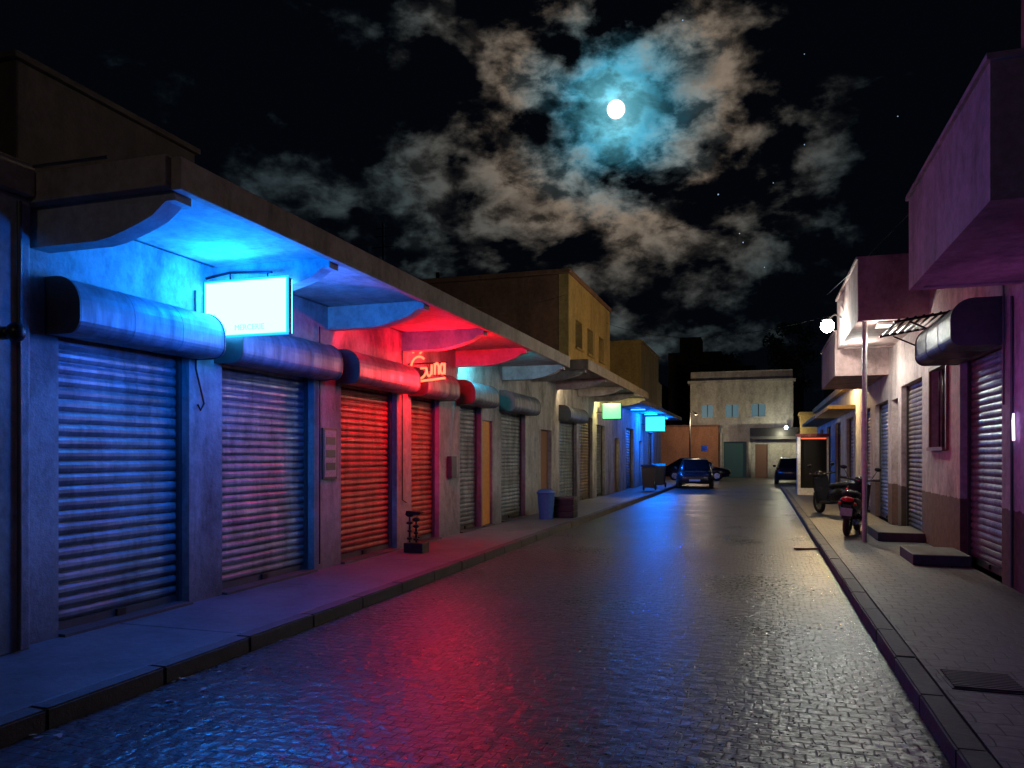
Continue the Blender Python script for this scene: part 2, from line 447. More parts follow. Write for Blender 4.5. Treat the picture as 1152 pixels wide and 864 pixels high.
for k, zz in enumerate((5.5, 5.7, 5.85)):
    cyl('antenna_rod', (-6.7-0.22+0.04*k, 13, zz), (-6.7+0.22-0.04*k, 13, zz), 0.008, M_black, an)

# ---- blue lightbox sign
sg = empty('lightbox_sign')
box('sign_case', -5.47, -4.49, 6.66, 6.74, 2.84, 3.40, M_black, sg, 0.01)
box('sign_acrylic_edge', -5.485, -4.475, 6.650, 6.659, 2.825, 3.415, E_signedge, sg)
box('sign_face_front', -5.46, -4.50, 6.638, 6.649, 2.85, 3.39, E_sign, sg)
box('sign_face_back', -5.46, -4.50, 6.742, 6.755, 2.85, 3.39, E_sign, sg)
plight('sign_light', (-5.0, 6.30, 3.34), (0.0, 0.16, 1.0), 105, 0.08, sg)
plight('sign_light', (-4.30, 5.9, 2.75), (0.0, 0.15, 1.0), 120, 0.15, sg)
plight('sign_light', (-4.5, 7.4, 2.9), (0.02, 0.12, 1.0), 50, 0.15, sg)
tube('sign_bracket', [(-5.5, 6.70, 3.46), (-5.2, 6.70, 3.50), (-4.7, 6.70, 3.47)], 0.014, M_black, sg)
tube('sign_hanger', [(-5.2, 6.70, 3.5), (-5.2, 6.70, 3.39)], 0.008, M_black, sg)
tube('sign_hanger', [(-4.75, 6.70, 3.47), (-4.75, 6.70, 3.39)], 0.008, M_black, sg)
def text(name, body, size, loc, rot, mat, parent, ext=0.003):
    c = bpy.data.curves.new(name, 'FONT'); c.body = body; c.size = size; c.extrude = ext; c.align_x = 'CENTER'
    c.materials.append(mat)
    o = bpy.data.objects.new(name, c); o.location = loc; o.rotation_euler = rot
    return link(o, parent)
text('sign_lettering', 'MERCERIE', 0.08, (-4.92, 6.633, 2.89), (R(90), 0, 0), E_text, sg)
text('sign_lettering', '24', 0.055, (-5.36, 6.633, 3.03), (R(90), 0, 0), E_text, sg)

# ---- neon sign
ns = empty('neon_sign')
X0, Y0, Z0 = -5.44, 11.50, 2.74
def arc(cx, cz, r, a0, a1, n=18, rz=None):
    rz = rz or r
    return [(X0+cx+r*math.cos(R(a0+(a1-a0)*i/n)), Y0, Z0+cz+rz*math.sin(R(a0+(a1-a0)*i/n))) for i in range(n+1)]
runs = [arc(0.16, 0.30, 0.14, 50, 340, 22, 0.18) + [(X0+0.29, Y0, Z0+0.29), (X0+0.19, Y0, Z0+0.29)],
        arc(0.13, 0.60, 0.085, -60, 220, 16), arc(0.24, 0.68, 0.075, -120, 160, 16), arc(0.08, 0.72, 0.06, 0, 300, 14),
        arc(0.34, 0.28, 0.045, 180, 360, 10, 0.12), [(X0+0.385, Y0, Z0+0.34), (X0+0.385, Y0, Z0+0.18)],
        [(X0+0.44, Y0, Z0+0.18), (X0+0.44, Y0, Z0+0.36)], arc(0.475, 0.27, 0.035, 0, 180, 10, 0.09), [(X0+0.51, Y0, Z0+0.27), (X0+0.51, Y0, Z0+0.18)],
        arc(0.57, 0.27, 0.035, -180, 180, 14, 0.08), [(X0+0.61, Y0, Z0+0.36), (X0+0.61, Y0, Z0+0.18)],
        [(X0+0.06, Y0, Z0+0.07), (X0+0.62, Y0, Z0+0.12)]]
tube('neon_tubing', runs, 0.018, E_neon, ns)
for zz in (0.10, 0.36):
    box('carrier_bar', X0, X0+0.64, Y0+0.03, Y0+0.045, Z0+zz, Z0+zz+0.02, M_black, ns)
    box('wall_arm', -5.5, X0, Y0+0.03, Y0+0.045, Z0+zz, Z0+zz+0.02, M_black, ns)
plight('neon_light', (-4.72, 11.28, 2.85), (1.0, 0.006, 0.02), 165, 0.10, ns)

st = empty('iron_shoe_stand')
box('stand_box', -5.22, -4.90, 10.80, 11.05, 0.123, 0.27, M_black, st, 0.012)
for dx, h in ((-0.09, 0.50), (0.02, 0.42)):
    c = -5.08+dx
    cyl('stem', (c, 10.92, 0.27), (c, 10.92, 0.27+h*0.85), 0.016, M_black, st)
    for t, rr in ((0.12, 0.05), (0.35, 0.04), (0.6, 0.055), (0.85, 0.065)):
        ball('turned_knob', (c, 10.92, 0.27+h*t), rr, M_black, st, (1, 1, 0.55), 2)
prism('foot_rest', [(-5.22, 0.70), (-4.98, 0.70), (-4.96, 0.74), (-5.20, 0.76)], 'y', 10.86, 10.98, M_black, st)

# ------------------------------------------------------------------ LEFT BUILDING 2
b2 = empty('two_storey_shop_building')
ops2 = [(21.6, 23.8, 0.12, 2.9), (24.2, 26.2, 0.12, 2.9), (26.9, 28.4, 0.12, 2.7)]
wall_row(b2, -5.85, -5.5, 18.6, 29.4, 0.0, 3.75, [(19.6, 20.7, 0.12, 2.3)]+ops2, M_wallL)
box('panel_door', -5.68, -5.62, 19.6, 20.7, 0.13, 2.3, M_doorbrown, b2)
box('building_core', -10.5, -5.87, 18.62, 29.4, 0, 3.74, M_dark, b2)
box('canopy_slab', -10.5, -4.09, 18.62, 29.2, 3.76, 3.92, M_ceil, b2)
box('canopy_fascia', -4.087, -4.0, 18.58, 29.25, 3.71, 3.97, M_edge, b2, 0.01)
box('canopy_near_fascia', -5.5, -4.09, 18.55, 18.617, 3.72, 3.97, M_edge, b2)
for yb in (18.64, 21.2, 24.0, 26.4, 29.0):
    bracket(b2, yb, 0.17, -5.498, -4.10, 3.757, 0.28, 0.1, M_ceil)
for (a, b, c, d), mt in zip(ops2, (M_shutG, M_shutB, M_shutG)):
    shutter(b2, -5.66, a, b, 0.12, d, mt, 1, 0.10)
shutter_box(b2, -5.5, 21.5, 23.9, 2.62, 3.05, 0.36, M_house, 1)
up_ops = [(23.2, 24.1, 4.95, 5.8), (24.9, 25.8, 4.95, 5.8), (26.8, 27.7, 4.95, 5.8)]
wall_row(b2, -5.7, -5.4, 22.3, 28.9, 3.93, 7.0, up_ops, M_ochre)
box('upper_core', -10.2, -5.72, 22.3, 28.9, 3.93, 6.98, M_brown_dim_ochre, b2)  # ochre side wall, its dim reddish shade put into the colour
box('roof_cap', -10.28, -5.34, 22.22, 28.98, 7.003, 7.14, M_brown_dim_ochre, b2, 0.015)
for (a, b, c, d) in up_ops:
    box('window_glass', -5.62, -5.60, a, b, c, d, M_glass, b2)
    box('window_mullion', -5.59, -5.56, (a+b)/2-0.03, (a+b)/2+0.03, c, d, M_doorbrown, b2)
    box('window_sill', -5.5, -5.33, a-0.05, b+0.05, c-0.06, c-0.004, M_ochre, b2)
cyl('roof_vent', (-9.9, 23, 7.1), (-9.9, 23, 7.5), 0.06, M_black, b2)
for yy, P, col in ((21.45, 40, (1.0, 0.72, 0.42)), (26.65, 170, (1.0, 0.78, 0.25))):
    f = empty('unseen_canopy_fixture')
    box('unseen_fixture_body', -5.3, -4.7, yy-0.025, yy+0.025, 3.70, 3.74, M_paintW, f)
    cyl('unseen_tube', (-5.3, yy, 3.67), (-4.7, yy, 3.67), 0.018, E_warm, f)
    plight('unseen_tube_light', (-5.0, yy, 3.60), col, P, 0.04, f)
gs = empty('lightbox_sign')
box('sign_case', -5.3, -4.62, 26.9, 26.98, 2.88, 3.45, M_black, gs)
box('sign_face_front', -5.28, -4.64, 26.88, 26.898, 2.90, 3.43, E_gsign, gs)
box('sign_arm', -5.5, -5.3, 26.92, 26.96, 3.1, 3.14, M_black, gs)

# ------------------------------------------------------------------ LEFT BUILDING 3
b3 = empty('corner_shop_building')
ops3 = [(30.4, 31.5, 0.12, 2.3), (33.2, 35.2, 0.12, 2.8), (37.0, 38.1, 0.12, 2.3), (40, 42, 0.12, 2.8)]
wall_row(b3, -5.85, -5.5, 29.4, 45.5, 0.0, 3.6, ops3, M_wallL)
box('building_core', -10.5, -5.87, 29.42, 45.5, 0, 3.58, M_dark, b3)
box('canopy_slab', -10.5, -4.3, 29.6, 45.3, 3.61, 3.78, M_edge, b3)
for k, (a, b, c, d) in enumerate(ops3):
    if k % 2: shutter(b3, -5.66, a, b, 0.12, d, M_shutB, 1, 0.12)
    else: box('panel_door', -5.68, -5.62, a, b, 0.13, d, M_doorbrown, b3)
box('upper_storey', -10.2, -5.4, 36.8, 43.5, 3.783, 6.95, M_ochre, b3)
box('upper_storey_cap', -10.3, -5.33, 36.7, 43.6, 6.953, 7.08, M_ochre, b3)
box('upper_annex', -10.2, -5.45, 43.502, 45.4, 3.783, 5.7, M_ochre, b3)
cs = empty('lightbox_sign')
box('sign_case', -5.3, -4.35, 37.6, 37.7, 2.75, 3.5, M_black, cs)
box('sign_face_front', -5.28, -4.37, 37.58, 37.598, 2.78, 3.47, E_csign, cs)
box('sign_arm', -5.5, -5.3, 37.62, 37.68, 3.1, 3.14, M_black, cs)
plight('sign_light', (-4.3, 36.9, 2.7), (0.0, 0.15, 1.0), 260, 0.1, cs)
for yy, P in ((32.6, 25), (36.6, 260), (41.0, 260)):
    f = empty('unseen_canopy_fixture')  # unseen tubes added for the blue glow along this canopy
    box('unseen_fixture_body', -5.2, -4.6, yy, yy+0.05, 3.56, 3.60, M_paintW, f)
    cyl('unseen_tube', (-5.2, yy+0.025, 3.53), (-4.6, yy+0.025, 3.53), 0.018, E_blue, f)
    plight('unseen_tube_light', (-4.9, yy, 3.44), (0.0, 0.15, 1.0), P, 0.04, f)

# ------------------------------------------------------------------ RIGHT BUILDINGS
r1 = empty('balcony_building')
wall_row(r1, 2.7, 3.05, -4, 13.0, 0.0, 4.3, [(10.4, 12.4, 0.12, 2.95)], M_wallR)
box('building_core', 3.07, 9, -4, 13.0, 0, 4.28, M_dark, r1)
box('upper_wall', 2.7, 9, -4, 9.7, 4.303, 9.0, M_wallR2, r1)
box('roof_edge', 2.62, 9, 9.72, 13.0, 4.303, 4.45, M_wallR2, r1)
shutter(r1, 2.86, 10.4, 12.4, 0.12, 2.95, M_shutG, -1, 0.095)
shutter_box(r1, 2.7, 10.3, 12.5, 2.92, 3.46, 0.55, M_iron, -1)
def balcony(parent, x0, x1, y0, y1, z0, z1, mat):
    t = 0.12
    box('balcony_floor', x0+0.003, x1-0.003, y0+0.003, y1-0.003, z0, z0+0.16, mat, parent)
    box('balcony_front', x0, x0+t, y0+t, y1-t, z0-0.02, z1, mat, parent)
    box('balcony_near_side', x0, x1, y0, y0+t-0.001, z0-0.02, z1, mat, parent)
    box('balcony_far_side', x0, x1, y1-t+0.001, y1, z0-0.02, z1, mat, parent)
    box('balcony_coping', x0-0.03, x1, y0-0.03, y1+0.03, z1+0.002, z1+0.05, mat, parent)
balcony(r1, 1.6, 2.7, 6.45, 9.7, 3.5, 4.50, M_wallR2)
tube('conduit', [(2.68, 9.95, 3.4), (2.68, 9.95, 0.14)], 0.016, M_iron, r1)
tube('conduit', [(2.67, 10.22, 3.9), (2.67, 10.22, 2.2)], 0.012, M_iron, r1)
ir = empty('iron_awning')
for i in range(7):
    xx = 1.95+i*0.11
    cyl('slat', (xx, 12.6, 3.62+0.015*i), (xx, 14.3, 3.62+0.015*i), 0.018, M_black, ir, seg=6)
for yy in (12.7, 14.2):
    cyl('awning_arm', (1.9, yy, 3.60), (2.7, yy, 3.72), 0.022, M_black, ir, seg=6)
    cyl('awning_strut', (2.1, yy, 3.6), (2.7, yy, 3.3), 0.014, M_black, ir, seg=6)

r2 = empty('balcony_building')
ops = [(13.15, 14.3, 1.75, 3.0), (15.1, 17.2, 0.12, 3.0)]
wall_row(r2, 2.7, 3.05, 13.0, 18.4, 0.0, 4.2, ops+[(17.6, 18.35, 0.12, 2.8)], M_wallR)
box('building_core', 3.07, 9, 13.02, 18.4, 0, 4.98, M_dark, r2)
box('parapet', 2.7, 3.05, 13.0, 18.4, 4.203, 5.0, M_wallR2, r2)
box('window_glass', 2.86, 2.88, 13.15, 14.3, 1.75, 3.0, M_glass, r2)
for k in range(5):
    yy = 13.2+k*0.26
    cyl('window_bar', (2.8, yy, 1.75), (2.8, yy, 3.0), 0.012, M_black, r2, seg=6)
box('window_frame', 2.66, 2.697, 13.08, 13.15, 1.7, 3.06, M_doorbrown, r2)
box('window_frame', 2.66, 2.697, 14.3, 14.37, 1.7, 3.06, M_doorbrown, r2)
box('window_frame', 2.66, 2.697, 13.15, 14.3, 3.0, 3.06, M_doorbrown, r2)
box('window_frame', 2.62, 2.697, 13.15, 14.3, 1.69, 1.747, M_doorbrown, r2)
shutter(r2, 2.86, 15.1, 17.2, 0.12, 3.0, M_shutB, -1, 0.09)
box('shop_door', 2.84, 2.88, 17.6, 18.35, 0.12, 2.8, M_doorbrown, r2)
balcony(r2, 1.6, 2.7, 14.5, 18.3, 3.95, 4.98, M_wallR2)
cyl('balcony_post', (1.72, 14.62, 0.12), (1.72, 14.62, 3.93), 0.04, M_pvc, r2)

r3 = empty('balcony_building')
ops = [(18.9, 20.9, 0.12, 2.85), (21.8, 23.6, 0.12, 2.85)]
wall_row(r3, 2.7, 3.05, 18.4, 24.2, 0.0, 4.1, ops, M_wallR)
box('building_core', 3.07, 9, 18.42, 24.2, 0, 4.3, M_dark, r3)
box('parapet', 2.7, 3.05, 18.4, 24.2, 4.103, 4.35, M_wallR2, r3)
shutter(r3, 2.86, 18.9, 20.9, 0.12, 2.85, M_shutG, -1, 0.09)
shutter(r3, 2.86, 21.8, 23.6, 0.12, 2.85, M_shutB, -1, 0.09)
balcony(r3, 1.6, 2.7, 18.8, 22.7, 3.42, 4.38, M_wallR2)

r4 = empty('row_shop_building')
ops = [(25.6, 27.6, 0.12, 2.8), (29.5, 31.5, 0.12, 2.8), (33.5, 35.5, 0.12, 2.8), (37.5, 39.5, 0.12, 2.8)]
wall_row(r4, 2.7, 3.05, 24.2, 41.5, 0.0, 3.7, ops, M_white)
box('building_core', 3.07, 9, 24.22, 41.5, 0, 3.68, M_dark, r4)
box('parapet_cap', 2.5, 9, 24.25, 41.6, 3.703, 3.9, M_ochre, r4)
box('canopy_slab', 1.95, 2.699, 25.0, 40.5, 3.0, 3.12, M_ochre, r4)
for a, b, c, d in ops: shutter(r4, 2.86, a, b, 0.12, d, M_shutB, -1, 0.12)

e1 = empty('entrance_step'); box('step_slab', 1.98, 2.69, 11.7, 12.75, 0.123, 0.27, M_kerb, e1, 0.015)
e2 = empty('entrance_step'); box('step_slab', 1.95, 2.69, 14.75, 16.2, 0.123, 0.28, M_kerb, e2, 0.015)

ps = empty('purple_neon_sign')
box('sign_back', 2.64, 2.697, 8.3, 9.1, 2.2, 2.9, M_black, ps)
tube('neon_tubing', [[(2.62, 8.4, 2.3), (2.62, 9.0, 2.3), (2.62, 9.0, 2.8), (2.62, 8.4, 2.8), (2.62, 8.4, 2.3)]], 0.014, E_purple, ps)
plight('neon_light', (2.25, 9.3, 2.3), (0.60, 0.16, 1.0), 5, 0.1, ps)
vs_ = empty('vertical_neon_sign')
tube('neon_tubing', [[(2.66, 9.78, 1.78), (2.66, 9.80, 2.08)], [(2.66, 9.84, 1.78), (2.66, 9.86, 2.0), (2.66, 9.83, 2.08)]], 0.006, emit('violet_neon', (0.5, 0.35, 1.0), 5), vs_)

# ------------------------------------------------------------------ lamps
sl = empty('unseen_street_lamp')
tube('lamp_arm', [(1.6, 17.2, 4.45), (1.45, 17.1, 4.5), (1.32, 17.0, 4.42)], 0.02, M_iron, sl)
cyl('lamp_hood', (1.3, 16.98, 4.44), (1.3, 16.98, 4.37), 0.04, M_iron, sl, r1=0.10)
ball('lamp_bulb', (1.3, 16.98, 4.25), 0.135, E_lamp, sl)
plight('lamp_light', (1.3, 16.98, 4.04), (0.97, 1.0, 0.9), 230, 0.06, sl)
ul = empty('added_balcony_lamp')  # lamp added under the balcony to brighten the post and wall
box('lamp_body', 1.95, 2.25, 14.75, 15.15, 3.88, 3.93, M_paintW, ul)
plight('lamp_light', (1.95, 14.8, 3.76), (1.0, 0.95, 0.85), 28, 0.05, ul)
plight('lamp_light', (1.9, 17.3, 3.72), (0.95, 1.0, 0.9), 55, 0.05, ul)
wl2 = empty('unseen_street_lamp')
tube('lamp_arm', [(2.5, 25.0, 3.8), (2.2, 25.0, 4.25), (1.95, 25.0, 4.25)], 0.02, M_iron, wl2)
cyl('lamp_hood', (1.9, 25, 4.28), (1.9, 25, 4.18), 0.04, M_iron, wl2, r1=0.12)
ball('lamp_bulb', (1.9, 25, 4.13), 0.07, emit('lamp_warm', (1, 0.6, 0.25), 40), wl2)
plight('lamp_light', (1.9, 25, 4.0), (1.0, 0.70, 0.34), 520, 0.10, wl2)
unseen_lamp = empty('unseen_street_lamp')  # unseen lamp behind the camera, added to light the near canopy edge
tube('lamp_arm', [(-5.6, -0.5, 4.4), (-4.2, -0.5, 4.9), (-3.5, -0.5, 4.9)], 0.025, M_iron, unseen_lamp)
cyl('lamp_hood', (-3.4, -0.5, 4.93), (-3.4, -0.5, 4.80), 0.05, M_iron, unseen_lamp, r1=0.16)
ball('lamp_bulb', (-3.4, -0.5, 4.74), 0.08, emit('lamp_dim_warm', (1, 0.7, 0.5), 8), unseen_lamp)
plight('lamp_light', (-3.4, -0.5, 4.60), (1.0, 0.86, 0.74), 30, 0.08, unseen_lamp)

# ------------------------------------------------------------------ end of the street
eb = empty('white_corner_house')
Y = 58.5
def facade(parent, x0, x1, z0, z1, y, ops, mat, t=0.3):
    x = x0
    for (a, b, c, d) in sorted(ops):
        if a > x: box('wall_pier', x, a, y, y+t, z0, z1, mat, parent)
        if d < z1: box('wall_lintel', a, b, y, y+t, d, z1, mat, parent)
        if c > z0+0.01: box('wall_sill', a, b, y, y+t, z0, c, mat, parent)
        x = b
    if x < x1: box('wall_pier', x, x1, y, y+t, z0, z1, mat, parent)
facade(eb, -4.93, 2.23, 3.6, 6.9, Y, [(-4.1, -3.3, 4.4, 5.3), (-2.4, -1.5, 4.4, 5.3), (-0.6, 0.35, 4.4, 5.3)], M_white)
for a, b in ((-4.1, -3.3), (-2.4, -1.5), (-0.6, 0.35)):
    box('window_pane', a, b, Y+0.14, Y+0.16, 4.4, 5.3, E_window, eb)
    box('window_mullion', (a+b)/2-0.03, (a+b)/2+0.03, Y+0.08, Y+0.13, 4.4, 5.3, M_black, eb)
    box('window_sill', a-0.08, b+0.08, Y-0.08, Y-0.002, 4.3, 4.398, M_white, eb)
box('cornice', -5.1, 2.4, Y-0.2, Y+6, 6.903, 7.08, M_white, eb)
box('roof_parapet', -4.9, 2.2, Y+0.1, Y+6, 7.083, 7.75, M_white, eb)
facade(eb, -2.9, 2.6, 0.0, 3.597, Y+0.003, [(-2.55, -0.95, 0.0, 2.6), (-0.35, 0.5, 0.0, 2.4)], M_white)
box('building_core', -4.9, 2.2, Y+0.32, Y+6, 0, 6.88, M_dark, eb)
box('green_door', -2.55, -0.95, Y+0.15, Y+0.2, 0, 2.6, M_green, eb)
box('brown_door', -0.35, 0.5, Y+0.15, Y+0.2, 0, 2.4, M_doorbrown, eb)
box('shop_awning', -0.7, 2.5, Y-0.9, Y-0.003, 2.75, 2.95, M_iron, eb)
box('awning_sign', -0.7, 2.5, Y-0.93, Y-0.903, 2.95, 3.55, M_black, eb)
cyl('door_arch_column', (-2.75, Y-0.1, 0), (-2.75, Y-0.1, 3.2), 0.12, M_white, eb)
cyl('door_arch_column', (-0.75, Y-0.1, 0), (-0.75, Y-0.1, 3.2), 0.12, M_white, eb)
wlp = empty('wall_lamp')
ball('lamp_bulb', (1.72, Y-1.1, 3.55), 0.12, emit('lamp_cool', (0.7, 0.85, 1.0), 25), wlp)
tube('lamp_arm', [(1.72, Y-0.92, 3.4), (1.72, Y-1.0, 3.5), (1.72, Y-1.1, 3.5)], 0.02, M_black, wlp)
plight('lamp_light', (1.4, Y-2.2, 3.1), (1.0, 0.95, 0.65), 170, 0.08, wlp)
ob = empty('orange_house')
facade(ob, -7.6, -2.903, 0.0, 3.7, Y-0.5, [(-4.1, -3.65, 1.9, 2.3)], M_orange)
box('roof_cap', -7.7, -2.82, Y-0.58, Y-0.01, 3.703, 3.83, M_brown_dim_ochre, ob)
box('window_pane', -4.1, -3.65, Y-0.35, Y-0.33, 1.9, 2.3, M_glass, ob)
box('building_core', -7.6, -4.95, Y-0.18, Y+5, 0, 3.69, M_dark, ob)
lp = empty('unseen_street_lamp')
cyl('post', (-4.6, Y-4.2, 0), (-4.6, Y-4.2, 4.5), 0.05, M_iron, lp)
tube('arm', [(-4.6, Y-4.2, 4.45), (-4.4, Y-4.2, 4.6), (-4.2, Y-4.2, 4.5)], 0.03, M_iron, lp)
cyl('hood', (-4.2, Y-4.2, 4.5), (-4.2, Y-4.2, 4.38), 0.05, M_iron, lp, r1=0.15)
plight('lamp_light', (-4.2, Y-4.2, 4.2), (1.0, 0.75, 0.5), 200, 0.08, lp)
for (x0, x1, z1, y0) in ((-22, -9, 8.5, 72), (-8.5, -3.5, 11.5, 76), (-3.4, 4, 9.0, 80), (6, 20, 9.5, 74), (-40, -23, 9, 70), (20.5, 40, 8, 70)):
    d = empty('apartment_block')
    box('block_walls', x0, x1, y0, y0+9, 0, z1, M_dark, d)
    box('roof_stair_hut', x0+1, x0+3, y0+1, y0+4, z1, z1+1.6, M_dark, d)
    for k in range(int((x1-x0)/2.2)):
        box('window_glass', x0+0.7+k*2.2, x0+1.6+k*2.2, y0-0.02, y0-0.004, z1-2.4, z1-1.2, M_glass, d)
hr = empty('corner_house')
box('walls', 2.65, 10, Y-1.5, Y+6, 0, 4.4, M_ochre, hr); box('roof_cap', 2.55, 10, Y-1.6, Y+6, 4.403, 4.6, M_ochre, hr)
box('door', 3.4, 4.3, Y-1.53, Y-1.503, 0, 2.2, M_doorbrown, hr)

def tree(loc, h, cr, n=2200):
    t = empty('tree', loc)
    cyl('trunk', (0, 0, 0), (0.15, 0, h*0.72), 0.28, M_bark, t, r1=0.12)
    bm = bmesh.new()
    clumps = []
    for i in range(16):
        a = random.uniform(0, 6.28); rr = random.uniform(0.2, 1)*cr*0.85
        c = Vector((math.cos(a)*rr, math.sin(a)*rr, h*0.78+random.uniform(-0.2, 0.22)*h))
        clumps.append((c, random.uniform(0.5, 1.0)*cr*0.45))
        if i < 7: cyl('limb', (0.1, 0, h*0.55), c, 0.09, M_bark, t, r1=0.02, seg=6)
    for i in range(n):
        c, r = random.choice(clumps)
        d = Vector((random.gauss(0, 1), random.gauss(0, 1), random.gauss(0, 0.8))).normalized()*r*random.uniform(0.4, 1.15)
        p = c+d; s = random.uniform(0.10, 0.24)
        u = Vector((random.gauss(0, 1), random.gauss(0, 1), random.gauss(0, 1))).normalized(); v = u.orthogonal().normalized()*s*0.5; u = u*s
        bm.faces.new([bm.verts.new(p+u), bm.verts.new(p+v), bm.verts.new(p-u), bm.verts.new(p-v)])
    mesh_from_bm('foliage', bm, M_leaf, t)
tree((1.9, 72, 0), 13.0, 2.6)
tree((-2.5, 74, 0), 11.5, 2.0, 1500)

# ------------------------------------------------------------------ vehicles
def car(loc, rz):
    c = empty('parked_car', loc, rz)
    secs = [(-2.1, 0.62, 0.42, 0.62), (-2.03, 0.76, 0.28, 0.72), (-1.6, 0.84, 0.22, 0.82), (-0.9, 0.86, 0.20, 0.92), (0.6, 0.87, 0.20, 0.95),
            (1.5, 0.86, 0.22, 0.97), (1.95, 0.80, 0.28, 0.92), (2.05, 0.70, 0.4, 0.8)]
    bm = bmesh.new(); rings = []
    for (y, w, zl, zh) in secs:
        zm = (zl+zh)/2
        ring = [(-w*0.9, zl), (-w, zm-0.1), (-w, zm+0.1), (-w*0.92, zh-0.03), (-w*0.6, zh), (w*0.6, zh), (w*0.92, zh-0.03), (w, zm+0.1), (w, zm-0.1), (w*0.9, zl)]
        rings.append([bm.verts.new((p[0], y, p[1])) for p in ring])
    for a, b in zip(rings, rings[1:]):
        for i in range(10): bm.faces.new((a[i], a[(i+1) % 10], b[(i+1) % 10], b[i]))
    bm.faces.new(rings[0]); bm.faces.new(rings[-1][::-1])
    mesh_from_bm('body', bm, M_carpaint, c, True)
    bm = bmesh.new(); rings = []
    for (y, w, z) in ((-1.0, 0.74, 0.9), (-0.35, 0.64, 1.36), (0.2, 0.62, 1.43), (1.0, 0.62, 1.40), (1.75, 0.70, 0.95)):
        base = 0.88
        rings.append([bm.verts.new(p) for p in ((-0.78, y, base), (-w, y, z-0.02), (-w*0.8, y, z+0.02), (w*0.8, y, z+0.02), (w, y, z-0.02), (0.78, y, base))])
    for a, b in zip(rings, rings[1:]):
        for i in range(5): bm.faces.new((a[i], a[i+1], b[i+1], b[i]))
    mesh_from_bm('cabin_glass', bm, M_glass, c, True)
    prism('roof', [(-0.3, 1.385), (0.2, 1.462), (1.0, 1.435), (1.05, 1.40), (0.2, 1.42), (-0.3, 1.36)], 'x', -0.56, 0.56, M_carpaint, c)
    for sx in (-1, 1):
        for yy in (-1.3, 1.3):
            cyl('wheel', (sx*0.70, yy, 0.31), (sx*0.88, yy, 0.31), 0.31, M_rubber, c, seg=20)
            cyl('hubcap', (sx*0.87, yy, 0.31), (sx*0.895, yy, 0.31), 0.19, M_chrome, c, seg=14)
        ball('headlight', (sx*0.58, -2.0, 0.64), 0.13, M_chrome, c, (1.2, 0.5, 0.7))
        ball('tail_light', (sx*0.62, 2.0, 0.75), 0.11, M_redlens, c, (1, 0.4, 0.8))
        ball('door_mirror', (sx*0.93, -0.75, 0.98), 0.09, M_carpaint, c, (1.1, 0.6, 0.8))
    box('grille', -0.38, 0.38, -2.12, -2.09, 0.45, 0.58, M_black, c)
    box('number_plate', -0.26, 0.26, -2.14, -2.122, 0.36, 0.46, M_plate, c)
    return c
car((-3.15, 40.2, 0), R(4))
car((-3.9, 51, 0), R(90))
car((1.7, 47.5, 0), R(178))

